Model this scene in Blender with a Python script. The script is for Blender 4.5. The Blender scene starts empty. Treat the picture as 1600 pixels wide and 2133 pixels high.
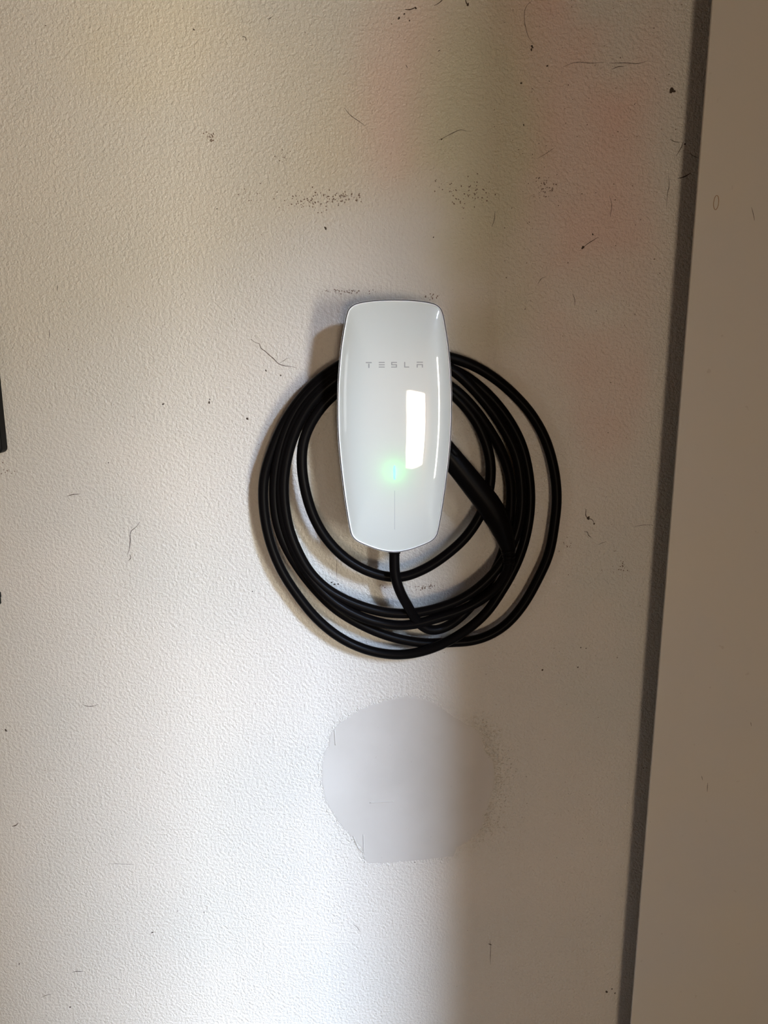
import bpy, bmesh, math, random
from mathutils import Vector, Matrix

random.seed(7)
sc = bpy.context.scene
COL = sc.collection

# ------------------------------------------------------------------ camera
F = 1602.0                       # focal length in pixels of a 1600 x 2133 frame
PITCH = math.radians(12.06)
DIST = 1.15                      # camera to wall
ZC = 1.40
cam_d = bpy.data.cameras.new('camera'); cam = bpy.data.objects.new('camera', cam_d); COL.objects.link(cam)
cam_d.sensor_fit = 'HORIZONTAL'; cam_d.sensor_width = 36.0; cam_d.lens = F / 1600 * 36.0
cam_d.clip_start = 0.02
cam.location = (0, -DIST, ZC); cam.rotation_euler = (math.pi/2 - PITCH, 0, 0)
sc.camera = cam

# ------------------------------------------------------------------ world, lights, exposure
w = bpy.data.worlds.new('world'); sc.world = w; w.use_nodes = True
bg = w.node_tree.nodes['Background']; bg.inputs[0].default_value = (1.0, 0.74, 0.50, 1); bg.inputs[1].default_value = 0.045
sc.view_settings.view_transform = 'Standard'; sc.view_settings.look = 'None'
sc.view_settings.gamma = 1.0; sc.view_settings.use_curve_mapping = False
sc.view_settings.exposure = 0.0
sc.cycles.max_bounces = 4; sc.cycles.diffuse_bounces = 3; sc.cycles.use_light_tree = False; sc.cycles.glossy_bounces = 3
sc.cycles.adaptive_threshold = 0.02

def area(name, loc, target, sx, sy, power, color):
    d = bpy.data.lights.new(name, 'AREA'); d.shape = 'RECTANGLE'; d.size = sx; d.size_y = sy
    d.energy = power; d.color = color
    o = bpy.data.objects.new(name, d); COL.objects.link(o)
    o.location = loc
    o.rotation_euler = (Vector(target) - Vector(loc)).to_track_quat('-Z', 'Y').to_euler()
    return o
# daylight that enters through the open side door (it lies right of the frame)
area('daylight_open_sky', (2.20, -4.10, 3.55), (-0.2, 0, 0.5), 0.42, 1.7, 820, (0.55, 0.71, 1.0))
area('daylight_bright_drive', (2.20, -3.85, 0.95), (-0.2, 0, 0.85), 0.70, 1.3, 135, (1.0, 0.96, 0.84))
area('rear_fill_light', (0.43, -4.95, 0.78), (0.43, 0, 0.9), 0.50, 0.62, 48, (1.0, 0.80, 0.60))  # added fill from behind the camera, set low to place its reflection
# small window in the wall on the left
area('daylight_left_window', (-2.0, -2.5, 1.25), (0.2, 0, 1.2), 0.4, 0.7, 3, (0.95, 0.97, 1.0))

# ------------------------------------------------------------------ helpers
CP, SP = math.cos(PITCH), math.sin(PITCH)
def at(px, py, d=0.0):
    """point at distance d (metres) in front of the wall that photo pixel (px, py) shows"""
    u = (px - 800) / F; v = -(py - 1066.5) / F
    dy = CP + v * SP; dz = v * CP - SP
    t = (DIST - d) / dy
    return Vector((u * t, -d, ZC + dz * t))

def link(name, me, mat=None, parent=None, smooth=False):
    o = bpy.data.objects.new(name, me); COL.objects.link(o)
    if mat: me.materials.append(mat)
    if smooth:
        for p in me.polygons: p.use_smooth = True
    if parent: o.parent = parent
    return o
def from_bm(name, bm, mat=None, parent=None, smooth=False):
    bmesh.ops.recalc_face_normals(bm, faces=bm.faces)
    me = bpy.data.meshes.new(name); bm.to_mesh(me); bm.free()
    return link(name, me, mat, parent, smooth)
def tag(o, label, cat, group=None):
    o['label'] = label; o['category'] = cat
    if group: o['group'] = group
    return o
def struct(o, label=None):
    o['kind'] = 'structure'
    if label: o['label'] = label
    return o
def empty(name, loc=(0, 0, 0)):
    o = bpy.data.objects.new(name, None); COL.objects.link(o); o.location = loc; o.empty_display_size = 0.05
    return o
def box_bm(x0, x1, y0, y1, z0, z1, bevel=0.0, seg=2, bm=None):
    b = bmesh.new()
    vs = [b.verts.new((x, y, z)) for x in (x0, x1) for y in (y0, y1) for z in (z0, z1)]
    for f in ((0,1,3,2), (4,6,7,5), (0,4,5,1), (2,3,7,6), (0,2,6,4), (1,5,7,3)):
        b.faces.new([vs[i] for i in f])
    bmesh.ops.recalc_face_normals(b, faces=b.faces)
    if bevel:
        bmesh.ops.bevel(b, geom=b.edges[:], offset=bevel, segments=seg, profile=0.5, affect='EDGES')
    if bm is None: return b
    me = bpy.data.meshes.new('t'); b.to_mesh(me); b.free(); bm.from_mesh(me); bpy.data.meshes.remove(me)
    return bm
def box(name, x0, x1, y0, y1, z0, z1, mat, parent=None, bevel=0.0, seg=2):
    return from_bm(name, box_bm(x0, x1, y0, y1, z0, z1, bevel, seg), mat, parent, smooth=False)

def catmull(pts, step):
    out = []
    n = len(pts)
    for i in range(n - 1):
        p0 = pts[max(i-1, 0)]; p1 = pts[i]; p2 = pts[i+1]; p3 = pts[min(i+2, n-1)]
        t0 = 0.0; t1 = max((p1-p0).length, 1e-6) ** 0.5; t2 = t1 + max((p2-p1).length, 1e-6) ** 0.5; t3 = t2 + max((p3-p2).length, 1e-6) ** 0.5
        if i == 0: t0 = -t1 + 2*t1 - t2 if False else 0.0
        m = max(2, int((p2-p1).length / step))
        for k in range(m):
            s = k / m
            h00 = 2*s**3 - 3*s**2 + 1; h10 = s**3 - 2*s**2 + s; h01 = -2*s**3 + 3*s**2; h11 = s**3 - s**2
            L = (p2-p1).length
            def tan(a, b, c):
                la = max((b-a).length, 1e-6); lc = max((c-b).length, 1e-6)
                if la < 1e-5: return (c-b).normalized()
                if lc < 1e-5: return (b-a).normalized()
                return ((b-a)/la*lc + (c-b)/lc*la) / (la+lc)
            m1 = tan(p0, p1, p2) * L; m2 = tan(p1, p2, p3) * L
            out.append(p1*h00 + m1*h10 + p2*h01 + m2*h11)
    out.append(pts[-1].copy())
    return out
def smooth_path(pts, n):
    for _ in range(n):
        q = [p.copy() for p in pts]
        for i in range(1, len(pts)-1):
            q[i] = pts[i]*0.5 + (pts[i-1] + pts[i+1])*0.25
        pts = q
    return pts
def tube_bm(pts, rad, seg=12, cap=True, flat=None, ref=None):
    """rad: number or list; flat: list of depth factors (ellipse)"""
    bm = bmesh.new(); rings = []
    n = len(pts); T = []
    for i in range(n):
        a = pts[max(i-1, 0)]; b = pts[min(i+1, n-1)]; T.append((b-a).normalized())
    N = Vector((0, 1, 0)); N = (N - T[0]*N.dot(T[0])).normalized()
    for i in range(n):
        N = (N - T[i]*N.dot(T[i])).normalized()
        B = T[i].cross(N)
        r = rad[i] if isinstance(rad, (list, tuple)) else rad
        fl = flat[i] if flat else 1.0
        rings.append([bm.verts.new(pts[i] + (N*math.cos(2*math.pi*k/seg)*fl + B*math.sin(2*math.pi*k/seg))*r) for k in range(seg)])
    for i in range(n-1):
        for k in range(seg):
            bm.faces.new((rings[i][k], rings[i][(k+1) % seg], rings[i+1][(k+1) % seg], rings[i+1][k]))
    if cap:
        bm.faces.new(rings[0][::-1]); bm.faces.new(rings[-1])
    return bm

# ------------------------------------------------------------------ materials
def mat(name, color, rough=0.5, metal=0.0, spec=0.5, coat=0.0, coat_rough=0.03):
    m = bpy.data.materials.new(name); m.use_nodes = True
    b = m.node_tree.nodes['Principled BSDF']
    b.inputs['Base Color'].default_value = (*color, 1); b.inputs['Roughness'].default_value = rough
    b.inputs['Metallic'].default_value = metal; b.inputs['Specular IOR Level'].default_value = spec
    b.inputs['Coat Weight'].default_value = coat; b.inputs['Coat Roughness'].default_value = coat_rough
    return m
class NT:
    def __init__(s, m): s.t = m.node_tree; s.n = s.t.nodes; s.l = s.t.links; s.bsdf = s.n['Principled BSDF']
    def new(s, t, **kw):
        x = s.n.new(t)
        for k, v in kw.items(): setattr(x, k, v)
        return x
    def noise(s, co, scale, detail=2, rough=0.5):
        x = s.new('ShaderNodeTexNoise'); x.inputs['Scale'].default_value = scale
        x.inputs['Detail'].default_value = detail; x.inputs['Roughness'].default_value = rough
        s.l.new(co, x.inputs['Vector']); return x.outputs['Fac']
    def ramp(s, fac, a, b, ca=(0,0,0,1), cb=(1,1,1,1)):
        x = s.new('ShaderNodeValToRGB'); e = x.color_ramp.elements
        e[0].position = a; e[1].position = b; e[0].color = ca; e[1].color = cb
        s.l.new(fac, x.inputs[0]); return x.outputs[0]
    def mix(s, fac, a, b, mode='MIX'):
        x = s.new('ShaderNodeMix', data_type='RGBA', blend_type=mode)
        if isinstance(fac, float): x.inputs[0].default_value = fac
        else: s.l.new(fac, x.inputs[0])
        for i, v in ((6, a), (7, b)):
            if isinstance(v, tuple): x.inputs[i].default_value = (*v, 1)
            else: s.l.new(v, x.inputs[i])
        return x.outputs[2]
    def math(s, op, a, b=None, clamp=False):
        x = s.new('ShaderNodeMath', operation=op, use_clamp=clamp)
        for i, v in ((0, a), (1, b)):
            if v is None: continue
            if isinstance(v, (int, float)): x.inputs[i].default_value = v
            else: s.l.new(v, x.inputs[i])
        return x.outputs[0]
    def blob(s, co, c, r):
        """soft round mask (0..1) about the point c with radii r in object space"""
        m_ = s.new('ShaderNodeMapping', vector_type='TEXTURE')
        m_.inputs['Location'].default_value = c; m_.inputs['Scale'].default_value = r
        s.l.new(co, m_.inputs['Vector'])
        ln = s.new('ShaderNodeVectorMath', operation='LENGTH'); s.l.new(m_.outputs[0], ln.inputs[0])
        mr = s.new('ShaderNodeMapRange', interpolation_type='SMOOTHSTEP')
        s.l.new(ln.outputs['Value'], mr.inputs[0]); mr.inputs[1].default_value = 1.0; mr.inputs[2].default_value = 0.35
        return mr.outputs[0]

PATCH_C = at(850, 1622); PATCH_R = 0.145
def wall_material():
    m = mat('orange_peel_paint', (0.6, 0.56, 0.48), 0.5); n = NT(m)
    co = n.new('ShaderNodeTexCoord').outputs['Object']
    # paint colour with soft pinkish, greenish and yellowish patches
    base = (0.640, 0.600, 0.530)
    c = n.mix(n.ramp(n.noise(co, 3.1, 2), 0.42, 0.62), base, (0.60, 0.575, 0.515))
    big = n.noise(co, 5.0, 2)
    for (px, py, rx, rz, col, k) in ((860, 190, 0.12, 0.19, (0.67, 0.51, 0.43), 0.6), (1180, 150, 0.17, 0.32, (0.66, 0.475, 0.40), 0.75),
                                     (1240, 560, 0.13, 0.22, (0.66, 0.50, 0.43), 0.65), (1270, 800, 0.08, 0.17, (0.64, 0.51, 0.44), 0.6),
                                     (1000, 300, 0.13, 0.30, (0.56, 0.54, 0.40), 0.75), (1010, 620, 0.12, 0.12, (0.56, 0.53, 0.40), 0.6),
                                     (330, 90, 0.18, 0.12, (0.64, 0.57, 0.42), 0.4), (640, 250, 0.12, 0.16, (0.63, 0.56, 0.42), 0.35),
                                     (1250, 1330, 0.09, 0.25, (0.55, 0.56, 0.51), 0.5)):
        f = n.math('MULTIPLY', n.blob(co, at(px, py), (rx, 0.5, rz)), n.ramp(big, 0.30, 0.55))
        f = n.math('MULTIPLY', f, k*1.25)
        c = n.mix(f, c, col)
    n.l.new(c, n.bsdf.inputs['Base Color'])
    # orange peel relief
    h = n.ramp(n.noise(co, 210, 2, 0.6), 0.34, 0.68)
    # relief fades where the wall was skimmed smooth around the repair
    bp = n.new('ShaderNodeBump'); bp.inputs['Strength'].default_value = 1.0; bp.inputs['Distance'].default_value = 0.00105
    n.l.new(h, bp.inputs['Height']); n.l.new(bp.outputs[0], n.bsdf.inputs['Normal'])
    n.bsdf.inputs['Roughness'].default_value = 0.42
    n.bsdf.inputs['Specular IOR Level'].default_value = 0.5
    return m
def patch_material():
    m = mat('smooth_filler', (0.57, 0.535, 0.475), 0.5); n = NT(m)
    co = n.new('ShaderNodeTexCoord').outputs['Object']
    c = n.mix(n.ramp(n.noise(co, 12, 3), 0.4, 0.65), (0.53, 0.50, 0.45), (0.50, 0.47, 0.42))
    g = n.ramp(n.noise(co, 130, 2, 0.6), 0.72, 0.77)
    c = n.mix(n.math('MULTIPLY', g, 0.25), c, (0.25, 0.2, 0.16))
    n.l.new(c, n.bsdf.inputs['Base Color'])
    bp = n.new('ShaderNodeBump'); bp.inputs['Strength'].default_value = 0.5; bp.inputs['Distance'].default_value = 0.0004
    n.l.new(n.noise(co, 60, 2), bp.inputs['Height']); n.l.new(bp.outputs[0], n.bsdf.inputs['Normal'])
    return m
def board_material():
    m = mat('smooth_board_paint', (0.60, 0.56, 0.48), 0.45); n = NT(m)
    co = n.new('ShaderNodeTexCoord').outputs['Object']
    c = n.mix(n.ramp(n.noise(co, 4.5, 3), 0.4, 0.65), (0.60, 0.57, 0.49), (0.58, 0.56, 0.505))
    g = n.ramp(n.noise(co, 70, 2, 0.6), 0.73, 0.78)
    c = n.mix(n.math('MULTIPLY', g, 0.2), c, (0.25, 0.18, 0.12))
    n.l.new(c, n.bsdf.inputs['Base Color'])
    bp = n.new('ShaderNodeBump'); bp.inputs['Strength'].default_value = 0.35; bp.inputs['Distance'].default_value = 0.0003
    n.l.new(n.noise(co, 260, 2), bp.inputs['Height']); n.l.new(bp.outputs[0], n.bsdf.inputs['Normal'])
    return m
def concrete_material():
    m = mat('concrete', (0.42, 0.41, 0.39), 0.7); n = NT(m)
    co = n.new('ShaderNodeTexCoord').outputs['Object']
    n.l.new(n.mix(n.ramp(n.noise(co, 3, 5, 0.6), 0.3, 0.7), (0.15, 0.14, 0.125), (0.22, 0.205, 0.185)), n.bsdf.inputs['Base Color'])
    return m
def rubber_material():
    m = mat('black_rubber', (0.0035, 0.003, 0.003), 0.42, spec=0.04); n = NT(m)
    co = n.new('ShaderNodeTexCoord').outputs['Object']
    r = n.new('ShaderNodeMapRange'); n.l.new(n.noise(co, 40, 3), r.inputs[0]); r.inputs[3].default_value = 0.26; r.inputs[4].default_value = 0.40
    n.l.new(r.outputs[0], n.bsdf.inputs['Roughness'])
    return m
M_WALL = wall_material(); M_PATCH = patch_material(); M_BOARD = board_material(); M_CONC = concrete_material()
M_RUB = rubber_material()
M_CEIL = mat('ceiling_boards', (0.30, 0.2, 0.12), 0.8)
M_BROWN = mat('brown_bounce_lining', (0.30, 0.165, 0.07), 0.7)  # unseen walls made brown to darken and warm the bounced light
M_WOOD = mat('pine_batten', (0.35, 0.24, 0.14), 0.7)
M_BLACK = mat('black_plastic', (0.004, 0.004, 0.004), 0.45, spec=0.1)
M_FACE = mat('white_gloss_glass', (0.60, 0.625, 0.575), 0.35, coat=1.0, coat_rough=0.02)
M_BEZEL = mat('white_bezel', (0.86, 0.87, 0.88), 0.25, coat=0.6)
M_SEAL = mat('dark_seal', (0.01, 0.01, 0.012), 0.5)
M_LIP = mat('grey_lip', (0.55, 0.55, 0.54), 0.4)
M_BODY = mat('grey_body', (0.45, 0.45, 0.44), 0.5)
M_LETTER = mat('grey_lettering', (0.28, 0.29, 0.28), 0.45)
M_LINE = mat('fine_grey_line', (0.38, 0.41, 0.41), 0.4)
M_DIRT = mat('dirt', (0.055, 0.038, 0.026), 0.9)
M_CRACK = mat('crack', (0.10, 0.075, 0.055), 0.9)
M_FAINT = mat('faint_dirt', (0.20, 0.145, 0.11), 0.9)
M_RING = mat('ring_stain', (0.30, 0.19, 0.09), 0.7)
M_LED = mat('status_led', (0.1, 0.9, 0.6), 0.4)
_b = M_LED.node_tree.nodes['Principled BSDF']; _b.inputs['Emission Color'].default_value = (0.25, 1.0, 0.75, 1); _b.inputs['Emission Strength'].default_value = 1.6

# ------------------------------------------------------------------ the room
XR = 0.75; YJ = -1.375; YJ2 = -2.12; ZT = 2.6; DOOR_H = 2.08
wall = struct(box('wall_back', -2.3, XR + 0.12, 0, 0.12, 0, ZT, M_WALL), 'off-white orange-peel painted garage wall with scuffs')
struct(box('floor', -2.3, 4.5, -5.0, 0.12, -0.1, 0, M_CONC), 'grey concrete garage floor')
struct(box('ceiling', -2.3, XR + 0.12, -5.0, 0.12, ZT, ZT + 0.1, M_CEIL), 'painted garage ceiling')
bm = box_bm(XR, XR + 0.12, YJ, 0, 0, ZT)
box_bm(XR, XR + 0.12, -5.0, YJ2, 0, ZT, bm=bm); box_bm(XR, XR + 0.12, YJ2, YJ, DOOR_H, ZT, bm=bm)
struct(from_bm('wall_right', bm, M_BROWN), 'painted wall around the open side door')
bm = box_bm(-2.3, -2.18, -5.0, -2.9, 0, ZT)
box_bm(-2.3, -2.18, -2.1, 0, 0, ZT, bm=bm); box_bm(-2.3, -2.18, -2.9, -2.1, 0, 0.8, bm=bm); box_bm(-2.3, -2.18, -2.9, -2.1, 1.7, ZT, bm=bm)
struct(from_bm('wall_left', bm, M_BROWN), 'garage side wall with a small window')
bm = box_bm(-2.3, 0.15, -5.12, -5.0, 0, ZT)
box_bm(0.69, XR + 0.12, -5.12, -5.0, 0, ZT, bm=bm); box_bm(0.15, 0.69, -5.12, -5.0, 0, 0.45, bm=bm); box_bm(0.15, 0.69, -5.12, -5.0, 1.11, ZT, bm=bm)
struct(from_bm('wall_front', bm, M_BROWN), 'garage wall behind the camera with a low opening added for fill light')

# smooth filler repair in the wall
PATCH = [(671,1588),(676,1568),(685,1553),(686,1538),(690,1526),(699,1514),(711,1504),(721,1497),(733,1488),(745,1481),(769,1470),(790,1463),(808,1457),
 (829,1454),(850,1450),(866,1451),(880,1455),(896,1460),(910,1468),(925,1479),(940,1489),(955,1499),(970,1507),(983,1513),(994,1522),(1001,1531),(1004,1540),(1008,1552),(1009,1564),
 (1019,1573),(1027,1584),(1029,1604),(1031,1624),(1028,1644),(1021,1662),(1016,1680),(1009,1696),(1009,1708),(1004,1722),(992,1738),(979,1750),(964,1758),(952,1766),(946,1783),
 (920,1786),(895,1789),(858,1793),(820,1796),(794,1798),(769,1799),(759,1790),(757,1774),(748,1760),(736,1747),(722,1732),(709,1717),(701,1706),(694,1696),(686,1682),(679,1668),(674,1650),(671,1628),(670,1606)]
def jag(poly, amp, sub=3):
    out = []
    n = len(poly)
    for i in range(n):
        a, b = poly[i], poly[(i+1) % n]
        for k in range(sub):
            t = k / sub
            out.append((a[0]+(b[0]-a[0])*t + random.uniform(-amp, amp), a[1]+(b[1]-a[1])*t + random.uniform(-amp, amp)))
    return out
bm = bmesh.new()
ol = jag(PATCH, 1.3)
cx, cy = 850, 1625
v0 = [bm.verts.new(at(x, y, -0.0002)) for x, y in ol]
v1 = [bm.verts.new(at(x, y, 0.0006)) for x, y in ol]
v2 = [bm.verts.new(at(cx+(x-cx)*0.985, cy+(y-cy)*0.985, 0.0009)) for x, y in ol]
n_ = len(ol)
for i in range(n_):
    j = (i+1) % n_
    bm.faces.new((v0[i], v0[j], v1[j], v1[i])); bm.faces.new((v1[i], v1[j], v2[j], v2[i]))
bm.faces.new(v2)
o = from_bm('filler_patch', bm, M_PATCH, wall); o['label'] = 'round smooth filler repair below the coiled cable'
# ragged lip of paint and filler crumbs around the repair
bm = bmesh.new()
def crumb(bm, p, r, h, seg=5, sx=1.0, ang=0.0):
    ca, sa = math.cos(ang), math.sin(ang)
    vs = []
    for k in range(seg):
        a = 2*math.pi*k/seg + random.uniform(-0.4, 0.4); q = r*random.uniform(0.6, 1.2)
        x, z = math.cos(a)*q*sx, math.sin(a)*q
        vs.append(bm.verts.new(p + Vector((x*ca - z*sa, 0.0003, x*sa + z*ca))))
    c = bm.verts.new(p + Vector((0, -h, 0)))
    for k in range(seg): bm.faces.new((vs[k], vs[(k+1) % seg], c))
for i, (x, y) in enumerate(jag(PATCH, 0.0, 6)):
    right = max(0.0, min(1.0, (x - 850) / 150))
    for _ in range(2 + int(5*right)):
        s = random.random()
        ox = (x-cx); oy = (y-cy); L = math.hypot(ox, oy)
        k = 1 + (random.uniform(-2, 7) + right*random.uniform(-6, 46)*s*(1.0 if 1500 < y < 1760 else 0.45)) / L
        crumb(bm, at(cx+ox*k, cy+oy*k, 0.0004), random.uniform(0.0008, 0.0024), random.uniform(0.0003, 0.0012), 5, random.uniform(1, 2.2), random.uniform(0, 3.1))
o = from_bm('filler_crumbs', bm, M_WALL, wall); o['kind'] = 'stuff'
# a few trowel ridges on the repair
for pl in ([(697,1520),(699,1552)], [(736,1742),(752,1772),(757,1776)], [(757,1738),(758,1776)], [(770,1672),(800,1670),(822,1669)]):
    pts = catmull([at(x, y, 0.0008) for x, y in pl], 0.003)
    from_bm('trowel_ridge', tube_bm(pts, 0.0011, 6), M_PATCH, wall, True)

# ------------------------------------------------------------------ wall marks
def strand(name, pl, width, m=M_DIRT, d=0.0003, jit=0.6, parent=wall):
    pl = [(x+random.uniform(-jit, jit), y+random.uniform(-jit, jit)) for x, y in pl]
    pts = catmull([at(x, y, d) for x, y in pl], 0.002)
    n = len(pts)
    r = [width*0.42*(0.35 + 0.65*math.sin(math.pi*min(1, max(0.08, i/(n-1))))*random.uniform(0.55, 1.25)) for i in range(n)]
    return from_bm(name, tube_bm(pts, r, 5), m, parent)
MM = 0.001
strand('hairline_crack', [(523,706),(532,713),(540,716),(543,724),(552,731),(560,738),(570,748),(580,757),(592,761),(606,763),(617,766)], 1.5*MM, M_CRACK)
strand('hairline_crack', [(583,757),(592,750),(598,747),(606,745)], 0.8*MM, M_CRACK)
strand('hairline_crack', [(291,1087),(284,1097),(273,1107),(271,1128),(268,1148),(265,1156)], 1.4*MM, M_DIRT)
strand('hairline_crack', [(270,1155),(272,1163),(267,1169)], 1.3*MM, M_DIRT)
strand('hairline_crack', [(701,1166),(702,1190),(701,1212)], 0.7*MM, M_CRACK)
strand('hairline_crack', [(718,225),(730,240),(745,250),(762,262)], 1.0*MM)
strand('hairline_crack', [(914,292),(922,288),(945,276),(960,271),(974,274)], 1.0*MM)
strand('hairline_crack', [(1214,516),(1224,508),(1237,500),(1246,494)], 1.2*MM)
strand('hairline_crack', [(1109,0),(1097,12),(1096,60),(1103,80),(1112,92)], 0.8*MM)
strand('hairline_crack', [(905,12),(915,6),(925,-4)], 1.2*MM)
strand('hairline_crack', [(1173,139),(1200,130),(1230,131),(1260,130)], 0.8*MM)
strand('hairline_crack', [(1270,131),(1300,131),(1335,131),(1350,126)], 0.9*MM)
strand('hairline_crack', [(1275,144),(1290,138),(1300,139)], 1.1*MM)
strand('hairline_crack', [(1270,408),(1274,425),(1271,452)], 0.9*MM)
strand('hairline_crack', [(1031,440),(1029,458),(1025,472)], 0.9*MM)
strand('hairline_crack', [(1122,330),(1140,318),(1155,308)], 0.7*MM)
strand('hairline_crack', [(1193,612),(1198,625),(1197,637)], 1.0*MM)
strand('hairline_crack', [(1120,592),(1128,580),(1138,576)], 0.8*MM)
strand('hairline_crack', [(1409,325),(1414,316),(1420,305),(1424,295)], 1.1*MM)
strand('hairline_crack', [(1411,372),(1425,368),(1440,360)], 1.5*MM)
strand('hairline_crack', [(1440,323),(1452,328),(1458,330)], 0.9*MM)
strand('hairline_crack', [(1392,364),(1394,385),(1391,402),(1388,430)], 0.8*MM)
strand('hairline_crack', [(1396,290),(1405,295),(1416,297)], 1.0*MM)
strand('hairline_crack', [(1221,1060),(1221,1074),(1225,1079),(1233,1082),(1238,1090)], 1.7*MM)
strand('hairline_crack', [(1217,1108),(1224,1108),(1226,1114),(1231,1119)], 1.4*MM)
strand('hairline_crack', [(1246,1135),(1254,1131),(1263,1128)], 0.8*MM)
strand('hairline_crack', [(1322,1096),(1340,1094),(1358,1093)], 0.7*MM)
strand('hairline_crack', [(1021,1958),(1022,1975),(1021,1995),(1022,2010)], 1.0*MM)
strand('hairline_crack', [(1018,1966),(1024,1968)], 1.8*MM)
strand('hairline_crack', [(735,1925),(742,1930),(752,1942)], 1.0*MM)
strand('hairline_crack', [(150,2026),(158,2024),(173,2024)], 1.2*MM)
strand('hairline_crack', [(85,2078),(98,2072),(108,2070)], 1.0*MM, M_CRACK)
strand('hairline_crack', [(225,1799),(245,1800),(280,1801)], 0.7*MM, M_CRACK)
strand('hairline_crack', [(171,1468),(185,1471),(196,1470),(206,1467)], 1.3*MM, M_CRACK)
strand('hairline_crack', [(140,1034),(150,1031),(166,1029)], 1.6*MM, M_CRACK)
strand('hairline_crack', [(102,686),(103,704)], 0.9*MM, M_CRACK)
strand('hairline_crack', [(119,594),(119,606)], 1.1*MM)
strand('hairline_crack', [(26,1721),(33,1719),(38,1714)], 2.2*MM, M_CRACK)
strand('hairline_crack', [(505,76),(512,78),(513,85)], 1.2*MM)
strand('hairline_crack', [(560,40),(566,36)], 1.2*MM, M_CRACK)
strand('hairline_crack', [(844,20),(853,20),(866,16)], 1.8*MM)
strand('hairline_crack', [(970,-2),(972,6),(975,11)], 1.8*MM)
strand('hairline_crack', [(845,135),(849,142)], 1.0*MM)
strand('hairline_crack', [(912,107),(918,104)], 1.2*MM)

bm = bmesh.new()
def speck(px, py, r):      # r in pixels
    crumb(bm, at(px, py, 0.0002), r*0.00072, 0.0004, 6, random.uniform(1.0, 1.7), random.uniform(0, 3.1))
def cluster(x0, y0, x1, y1, n, r0, r1):
    for _ in range(n):
        if n > 100: speck(random.uniform(x0, x1), random.uniform(y0, y1), random.uniform(r0, r1))
        else: speck(random.gauss((x0+x1)/2, (x1-x0)*0.27), random.gauss((y0+y1)/2, (y1-y0)*0.27), random.uniform(r0, r1)*0.9)
for a in ((1399,188,5.5),(1399,187,4),(1405,190,3),(678,475,3),(404,62,1.8),(452,435,1.5),(831,38,2.6),(842,29,2.4),(853,43,1.8),(866,17,2.6),(975,10,2.8),(1109,98,3.2),(1107,103,2.4),
          (1214,516,3.4),(1235,488,1.8),(1086,173,2.4),(1140,137,2.0),(1091,260,2.0),(920,290,2.2),(1226,1079,4.2),(1238,1091,2.2),(12,1521,3.4),(14,1523,2.2),
          (1264,2066,4.2),(1275,2060,2.6),(1281,2069,2.4),(340,842,2.6),(436,838,3.2),(437,832,2),(1130,1396,2.2),(1204,1390,2.2),(1210,1349,1.8),(1221,1351,1.6),(226,964,1.6),(84,1202,1.6),
          (375,1302,1.6),(146,2000+98,2.6),(40,2008,2.6),(370,1898,1.8),(425,1900,1.6),(598,1221+4,1.4),(526,1232,1.8),(515,872,3),(585,782,2.4),(554,772,2.2),(697,1217,3.2),(691,1213,2.2),(704,1217,2.4),
          (903,494,1.6),(318,1942,2.6),(316,1943,2.2),(916,1520,2.2),(792,1495,1.8),(876,1696,1.8),(864,1796,2),(1427,300,2),(1286,1570-200,1.4),(1340,1600,1.6)):
    speck(*a)
o = from_bm('dirt_specks', bm, M_DIRT, wall); o['kind'] = 'stuff'
bm = bmesh.new()
cluster(425,272,450,298,16,1.0,2.2); cluster(580,398,690,440,60,0.9,2.0); cluster(650,400,750,425,60,1.0,2.3)
cluster(905,372,1020,435,60,0.9,2.1); cluster(1100,372,1160,415,45,0.9,2.0); cluster(575,315,610,345,14,0.8,1.8); cluster(500,380,560,425,12,0.8,1.8)
cluster(668,602,770,612,46,0.8,2.0); cluster(878,612,922,624,16,0.8,2.0); cluster(1289,1170,1305,1190,14,1.0,2.2); cluster(1165,1130,1195,1150,8,1.0,2.0)
cluster(860,1218,912,1228,26,0.8,2.2); cluster(876,1220,888,1228,12,1,2.2); cluster(788,1219,806,1226,10,0.8,1.8); cluster(1240,1130,1310,1200,10,0.6,1.3)
cluster(0,970,28,995,10,0.9,2.0); cluster(230,1185,280,1250,30,0.6,1.2); cluster(160,1920,260,1970,24,0.6,1.4); cluster(85,1598,115,1606,8,0.7,1.6)
cluster(0,0,1380,2133,260,0.5,1.3); cluster(1050,0,1430,700,120,0.6,1.5); cluster(1100,1350,1340,2100,60,0.6,1.3)
o = from_bm('faint_specks', bm, M_FAINT, wall); o['kind'] = 'stuff'

# ------------------------------------------------------------------ smooth board on the right
GF = 0.066; GT = 0.005
ex = (at(1483, 0, GF).x + at(1316, 2133, GF).x) / 2
board = empty('smooth_board', (ex, -GF, 0))
tag(board, 'tall smooth off-white board standing proud of the wall, at right edge', 'board')
b_ = box('board_panel', ex, XR - 0.002, -GF, -GF + GT, 0.0, ZT - 0.02, M_BOARD, None, 0.0012, 2)
b_.parent = board; b_.matrix_parent_inverse = Matrix.Translation((-ex, GF, 0))
for zz in (0.3, 1.2, 2.1):
    q = box('batten', ex + 0.11, XR - 0.004, -GF + GT, 0, zz, zz + 0.07, M_WOOD)
    q.parent = board; q.matrix_parent_inverse = Matrix.Translation((-ex, GF, 0))
def on_board(o):
    o.parent = board; o.matrix_parent_inverse = Matrix.Translation((-ex, GF, 0)); return o
rp = [at(1492 + 5.2*math.cos(t*math.pi/8) + 1.5*math.sin(t*math.pi/8)*-1, 422 + 15*math.sin(t*math.pi/8), GF + 0.0001) for t in range(16)]
on_board(from_bm('ring_stain', tube_bm(rp + [rp[0]], 0.0005, 5), M_RING))
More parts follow.
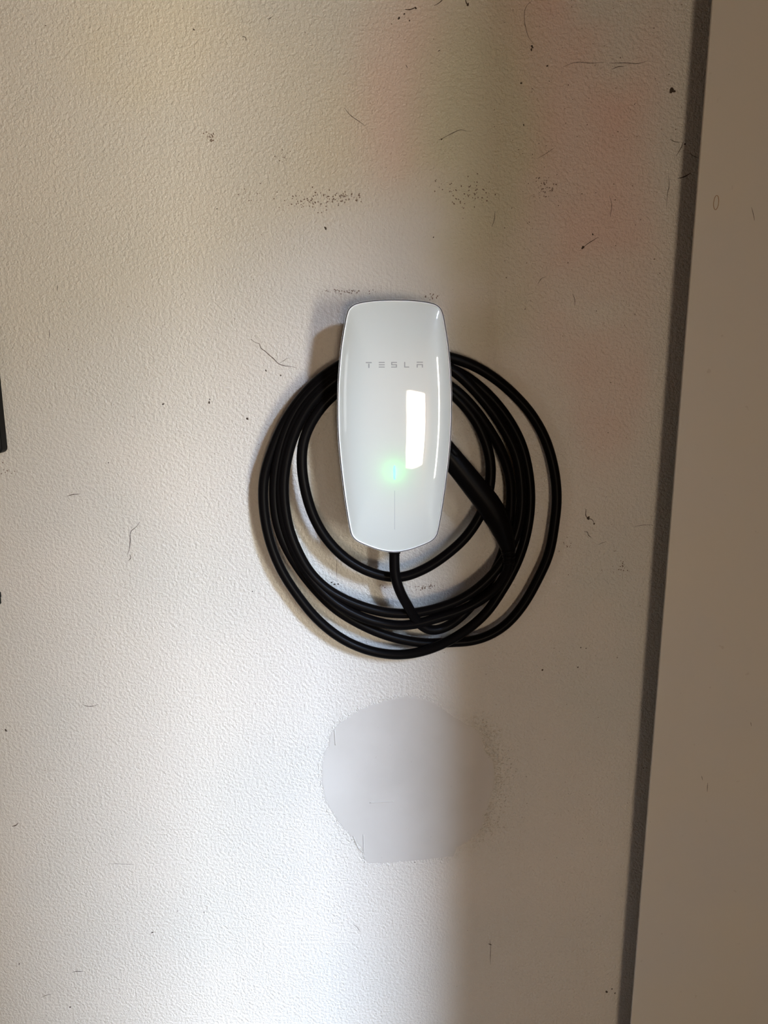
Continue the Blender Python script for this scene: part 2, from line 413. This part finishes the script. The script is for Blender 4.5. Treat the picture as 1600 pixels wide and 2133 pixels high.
for pl in ([(1566,432),(1569,445),(1572,460)], [(1462,1617),(1464,1625)], [(1474,1631),(1473,1650)], [(1564,1504),(1565,1512)]):
    on_board(strand('scuff', pl, 1.0*MM, M_CRACK, GF + 0.0001, parent=None))

# ------------------------------------------------------------------ wall charger
CXP = 822.0
PROF = [(624.5,0),(624.8,20),(626,42),(628,60),(630.5,74),(634,85),(639,92.5),(645,97.5),(653,100.5),(676,105.3),(698,109),(720,112.2),(743,114.5),(766,116.3),(787,117.7),(808,118.6),(831,119),(854,119),
        (877,118.6),(900,117.7),(928,115.8),(956,113.1),(983,110),(1009,106.8),(1031,103.8),(1053,100.5),(1075,97),(1095,93.3),(1106,91),(1114,88.5),(1120,85),(1125.5,79.5),(1130,72.5),(1134.5,62.5),(1139,51.5),(1143.5,39),(1147.3,25),(1149.6,12),(1150.5,0)]
DR = 0.096                       # distance of the face edge from the wall
c0 = at(CXP, 880, DR)
def prof_pts():
    R = []; L = []
    for y, hw in PROF:
        p = at(CXP + hw, y, DR); half = p.x - c0.x
        R.append((half, p.z)); 
        if hw > 0: L.append((-half, p.z))
    pts = R + L[::-1]            # clockwise from the top as the camera sees it
    # even resampling
    P = [Vector((x, z)) for x, z in pts]; P.append(P[0].copy())
    P3 = [Vector((p.x, 0, p.y)) for p in P]
    ring = catmull(P3, 0.0016)[:-1]
    return [Vector((p.x, p.z)) for p in ring]
OUT = prof_pts(); NO = len(OUT)
zc = sum(p.y for p in OUT) / NO
def offset(ring, e):
    res = []
    n = len(ring)
    for i in range(n):
        t = (ring[(i+2) % n] - ring[(i-2) % n]).normalized()
        nn = Vector((-t.y, t.x))
        if nn.dot(ring[i] - Vector((0, zc))) < 0: nn = -nn
        res.append(ring[i] + nn*e)
    return res
def face_depth(x, z, s):
    return DR - 0.001 + 0.0075*(1 - s**5.5)
def loft(rings):
    bm = bmesh.new(); V = []
    for r, d in rings: V.append([bm.verts.new((p.x, -d, p.y)) for p in r])
    for a, b in zip(V, V[1:]):
        for i in range(NO):
            j = (i+1) % NO; bm.faces.new((a[i], a[j], b[j], b[i]))
    return bm, V
charger = empty('car_charger', (c0.x, 0, zc))
tag(charger, 'white glossy electric car wall charger with green status light, mounted on the wall', 'car charger')
def part(name, bm, m, parent=charger, smooth=True):
    o = from_bm(name, bm, m, None, smooth); o.data.transform(Matrix.Translation((0, 0, -zc)))
    o.parent = parent; return o
# glossy convex face
PX = 0.00066                     # metres per photo pixel at the face
inner = offset(OUT, -3.2*PX)
SC = Vector((0, zc))
bm = bmesh.new()
SS = [1 - (k/30)**1.0 for k in range(30)]
V = []
for s in SS:
    V.append([bm.verts.new(((p.x)*s, -face_depth(0, 0, s), zc + (p.y-zc)*s)) for p in inner])
for a, b in zip(V, V[1:]):
    for i in range(NO):
        j = (i+1) % NO; bm.faces.new((a[i], a[j], b[j], b[i]))
cv = bm.verts.new((0, -face_depth(0, 0, 0), zc))
for i in range(NO): bm.faces.new((V[-1][i], V[-1][(i+1) % NO], cv))
face = part('face_cover', bm, M_FACE)
# white bezel, dark seal groove, light outer lip, shell behind
bm, _ = loft([(offset(OUT, -3.4*PX), DR-0.003), (offset(OUT, -3.2*PX), DR-0.0003), (offset(OUT, -2.4*PX), DR+0.0003), (offset(OUT, -1.2*PX), DR-0.0006), (offset(OUT, -1.1*PX), DR-0.004)])
part('bezel', bm, M_BEZEL)
bm, _ = loft([(offset(OUT, -1.2*PX), DR-0.004), (offset(OUT, -1.1*PX), DR-0.0016), (offset(OUT, 0.5*PX), DR-0.0016), (offset(OUT, 0.5*PX), DR-0.004)])
part('seal', bm, M_SEAL)
bm, VV = loft([(offset(OUT, 0.5*PX), DR-0.005), (offset(OUT, 0.5*PX), DR-0.0012), (offset(OUT, 1.2*PX), DR-0.0018), (offset(OUT, 1.0*PX), DR-0.010), (offset(OUT, -1.0*PX), DR-0.024),
               (offset(OUT, -5*PX), DR-0.034), (offset(OUT, -12*PX), DR-0.040)])
bm.faces.new(VV[-1])
part('shell', bm, M_LIP)
# narrower mounting box behind the shell that the cable loops over
nb0 = at(752, 815, 0.03); nb1 = at(892, 1100, 0.03)
b = box_bm(nb0.x - c0.x, nb1.x - c0.x, -(DR-0.039), 0, nb1.z, nb0.z, 0.008, 3)
part('mounting_box', b, M_BODY)
# lettering and other things that lie on the convex face
def face_at(px, py, lift=0.0):
    d = DR
    for _ in range(8):
        p = at(px, py, d); x = p.x - c0.x; z = p.z
        # radial parameter s of the point
        ang = math.atan2(z - zc, x); best = None
        lo = 1.0
        # find the outline crossing along this direction
        dirv = Vector((x, z - zc)); L = dirv.length
        if L < 1e-6: s = 0
        else:
            dv = dirv / L; mx = 1e-6; bd = 9
            for q in inner:
                w_ = Vector((q.x, q.y - zc)); c_ = abs(w_.x*dv.y - w_.y*dv.x)
                if w_.dot(dv) > 0 and c_ < bd: bd = c_; mx = w_.dot(dv)
            s = min(1, L / mx)
        d = face_depth(0, 0, s) + lift
    p = at(px, py, d); return Vector((p.x - c0.x, p.y, p.z))
def face_quad(bm, x0, y0, x1, y1, lift=0.0002, n=4, m=1, skew=0):
    g = [[face_at(x0 + (x1-x0)*i/n, y0 + (y1-y0)*k/m, lift) for i in range(n+1)] for k in range(m+1)]
    gb = [[p + Vector((0, 0.0006, 0)) for p in r] for r in g]
    A = [[bm.verts.new(p) for p in r] for r in g]; B = [[bm.verts.new(p) for p in r] for r in gb]
    for k in range(m):
        for i in range(n):
            bm.faces.new((A[k][i], A[k][i+1], A[k+1][i+1], A[k+1][i])); bm.faces.new((B[k][i], B[k+1][i], B[k+1][i+1], B[k][i+1]))
    for k in range(m):
        bm.faces.new((A[k][0], A[k+1][0], B[k+1][0], B[k][0])); bm.faces.new((A[k][n], B[k][n], B[k+1][n], A[k+1][n]))
    for i in range(n):
        bm.faces.new((A[0][i], B[0][i], B[0][i+1], A[0][i+1])); bm.faces.new((A[m][i], A[m][i+1], B[m][i+1], B[m][i]))
TH = 2.0
LET = {'T': [(762,754.2,774.5,756.4), (767.2,757.6,769.8,766.4)],
       'E': [(789,754,801.5,756), (789,758.8,801.5,760.8), (789,763.6,801.5,765.6)],
       'S': [(815,754,827,756), (815,754,817.2,760.6), (815,758.8,827,760.8), (824.8,759,827,765.6), (815,763.6,827,765.6)],
       'L': [(842,754,844.2,765.6), (842,763.6,852.5,765.6)],
       'A': [(868,753.6,881,755.6), (868,758.4,881,760.4), (868,758.4,870.2,765.6), (878.8,758.4,881,765.6)]}
for ch, qs in LET.items():
    bm = bmesh.new()
    for q in qs: face_quad(bm, *q)
    part('letter', bm, M_LETTER, face, smooth=False)
bm = bmesh.new(); face_quad(bm, 821.6, 1022, 822.7, 1103, 0.00012, 1, 10)
part('lower_face_line', bm, M_LINE, face, smooth=False)  # thin grey line down the lower face
# status light slit
a = [face_at(822, 970 + k*2.9, 0.0002) for k in range(11)]
bm = tube_bm(a, [0.0006, 0.0011] + [0.0014]*7 + [0.0011, 0.0006], 8)
led = part('status_light', bm, M_LED)
led['label'] = 'thin glowing green status light slit'
ld = bpy.data.lights.new('status_light_glow', 'POINT'); ld.energy = 0.012; ld.color = (0.02, 1.0, 0.14); ld.shadow_soft_size = 0.0012
lo = bpy.data.objects.new('status_light_glow', ld); COL.objects.link(lo)
g = face_at(822, 985, 0.0145); lo.location = (g.x, g.y, g.z - zc); lo.parent = charger

# ------------------------------------------------------------------ charging cable, coiled over the charger
K = 1.0
CABLE = [(1061,1163,54),(1057,1190,50),(1037,1222,46),(1002,1250,44),(960,1272,44),(915,1286,44),(870,1299,44),(835,1303,43),(800,1299,42),(750,1284,42),(700,1256,40),(655,1213,38),(622,1165,36),(600,1115,34),(586,1060,32),(583,1010,31),(590,955,31),(606,900,32),(632,850,34),(665,812,36),(700,782,38),
 (760,748,40),(820,738,40),(880,736,38),(936,744,34),(988,762,30),(1035,791,27),(1072,823,24),(1107,863,22),(1134,910,20),(1152,967,19),(1160,1030,18),(1154,1100,18),(1144,1152,18),(1118,1211,18),(1087,1264,18),(1053,1302,18),(1018,1324,18),(983,1335,18),(940,1338,18),(890,1340,20),(845,1334,22),(800,1322,24),(752,1301,26),(697,1267,27),(660,1231,28),(622,1183,29),(595,1137,29),(580,1098,29),(572,1050,29),(573,990,29),(585,930,29),(605,875,30),(640,822,32),(680,787,34),
 (740,752,36),(820,745,38),(900,757,36),(960,778,33),(1010,815,30),(1060,875,27),(1086,925,25),(1100,980,24),(1105,1040,24),(1099,1100,26),(1085,1152,30),(1066,1195,34),(1043,1234,37),(1015,1274,38),(975,1310,36),(935,1335,34),(890,1354,31),(830,1364,28),(780,1358,26),(720,1335,25),(663,1292,25),(620,1240,25),(585,1185,25),(563,1130,25),(552,1080,25),(548,1035,25),(551,990,25),(565,943,25),(589,886,26),(625,832,28),(665,790,31),(700,766,34),
 (760,735,38),(820,726,40),(890,740,42),(945,772,42),(1000,825,40),(1045,885,37),(1075,945,35),(1086,1010,34),(1085,1070,34),(1070,1127,35),(1043,1176,37),(1010,1213,38),(968,1244,39),(914,1266,40),(850,1278,40),(800,1275,40),(760,1265,40),(721,1250,40),(680,1226,39),(647,1194,38),(621,1150,37),(604,1108,36),(594,1060,35),(591,1015,35),(599,950,35),(619,890,36),(650,837,38),(690,798,40),
 (750,765,42),(820,755,44),(890,780,44),(945,822,42),(985,867,40),(1010,915,38),(1022,965,37),(1019,1020,37),(1003,1068,37),(972,1117,38),(932,1154,39),(885,1185,40),(832,1203,41),(790,1198,42),(755,1185,42),(716,1160,42),(682,1125,42),(655,1080,42),(638,1030,42),(629,975,42),(632,920,42),(646,884,42),(668,850,43),(700,818,44),
 (760,782,46),(820,772,46),(890,785,46),(940,806,44),(985,848,40),(1018,893,34),(1047,945,28),(1063,1000,24),(1064,1060,22),(1056,1120,20),(1036,1180,20),(1005,1232,24),(965,1280,34),(928,1307,34),(896,1314,40),(869,1295,43),(851,1264,53),(833,1232,63),(823,1200,63),(821.5,1170,63),(822,1135,63)]
path = catmull([at(x, y, d*MM) for x, y, d in [(x, y, d + 9*min(1, max(0, (800-x)/220))) for x, y, d in CABLE]], 0.004)
path = smooth_path(path, 10)
cb0 = at(822, 1364, 0.0)
cable = empty('charging_cable', (cb0.x, 0, cb0.z))
tag(cable, 'thick black charging cable coiled in loops around the white charger', 'cable')
inv = Matrix.Translation(cable.location).inverted()
def cpart(name, bm, m=M_RUB, parent=cable, smooth=True):
    o = from_bm(name, bm, m, None, smooth); o.data.transform(inv); o.parent = parent; return o
cpart('sheath', tube_bm(path, 0.0076, 14))
# connector handle docked in the side of the charger
HP = [(900,898,62,36),(918,925,62,44),(938,951,62,47),(965,984,62,49),(992,1018,61,51),(1015,1047,60,53),(1033,1076,59,52),(1047,1105,57,46),(1056,1132,55,36),(1060,1155,54,27),(1060,1178,52,23.5)]
hp = catmull([at(x, y, d*MM) for x, y, d, w_ in HP], 0.004)
# widths along the path
def widths():
    keys = [at(x, y, d*MM) for x, y, d, w_ in HP]; L = [0]
    for a_, b_ in zip(keys, keys[1:]): L.append(L[-1] + (b_-a_).length)
    out = []; l = 0
    for i, p in enumerate(hp):
        if i: l += (p - hp[i-1]).length
        k = 0
        while k < len(L)-2 and L[k+1] < l: k += 1
        t = min(1, max(0, (l - L[k])/(L[k+1]-L[k])))
        out.append((HP[k][3]*(1-t) + HP[k+1][3]*t) * 0.00068 / 2)
    return out
hw_ = widths()
handle = cpart('connector_handle', tube_bm(hp, hw_, 20, flat=[0.82]*len(hp)))
handle['label'] = 'chunky black connector handle docked in the charger side'
# push button on the handle and strain relief rings at its end
bp_ = [at(940 + k*3.2, 934 + k*3.9, 0.0752) for k in range(5)]
cpart('button', tube_bm(bp_, [0.0015, 0.0028, 0.0032, 0.0028, 0.0015], 8), M_BLACK, handle)
for k in range(3):
    i0 = len(hp) - 2 - k*2
    seg = [hp[i0-1], hp[i0]]
    cpart('strain_relief_ring', tube_bm(seg, hw_[i0] + 0.0008, 16), M_RUB, handle)
gl = [at(822, 1141, 0.063), at(822, 1152, 0.063)]
g = from_bm('cable_gland', tube_bm(gl, 0.0088, 16), M_BLACK, None, True); g.data.transform(Matrix.Translation((-c0.x, 0, -zc))); g.parent = charger

# ------------------------------------------------------------------ dark things at the left edge of the frame
e1 = at(16, 936, 0.0); zb = at(8, 946, 0.02).z
def slab(w_, h, t, r):
    """upright slab with rounded corners, back on the wall, right edge at x = 0, foot at z = 0"""
    b = bmesh.new(); pts = []
    for (cx_, cz_, a0) in ((-r, r, -90), (-r, h-r, 0), (-w_+r, h-r, 90), (-w_+r, r, 180)):
        for k in range(7):
            a_ = math.radians(a0 + 15*k); pts.append((cx_ + r*math.cos(a_), cz_ + r*math.sin(a_)))
    f = b.faces.new([b.verts.new((x, 0, z)) for x, z in pts])
    g_ = bmesh.ops.extrude_face_region(b, geom=[f])
    for v in g_['geom']:
        if isinstance(v, bmesh.types.BMVert): v.co.y = -t
    top = [e for e in b.edges if all(v.co.y < -t*0.9 for v in e.verts)]
    bmesh.ops.bevel(b, geom=top, offset=min(0.002, t*0.4), segments=2, profile=0.5, affect='EDGES')
    return b
holder = empty('black_plastic_box', (e1.x, 0, zb))
tag(holder, 'black rounded plastic box on the wall, cut by the left edge', 'wall box')
q = from_bm('housing', slab(0.16, 0.30, 0.018, 0.008), M_BLACK); q.parent = holder
b = slab(0.14, 0.28, 0.003, 0.006); b.transform(Matrix.Translation((-0.01, -0.0175, 0.01)))
q = from_bm('front_cover', b, M_BLACK); q.parent = holder
e2 = at(2.6, 1240, 0.0)
plug = empty('black_plastic_hook', (e2.x, 0, at(0, 1260, 0.006).z))
tag(plug, 'small black plastic hook on the wall below the black box', 'hook')
q = from_bm('base_plate', slab(0.05, 0.020, 0.006, 0.0015), M_BLACK); q.parent = plug; q.location.x = -0.001
b = slab(0.03, 0.010, 0.022, 0.002); b.transform(Matrix.Translation((0, 0, 0.010)))
q = from_bm('hook_arm', b, M_BLACK); q.parent = plug
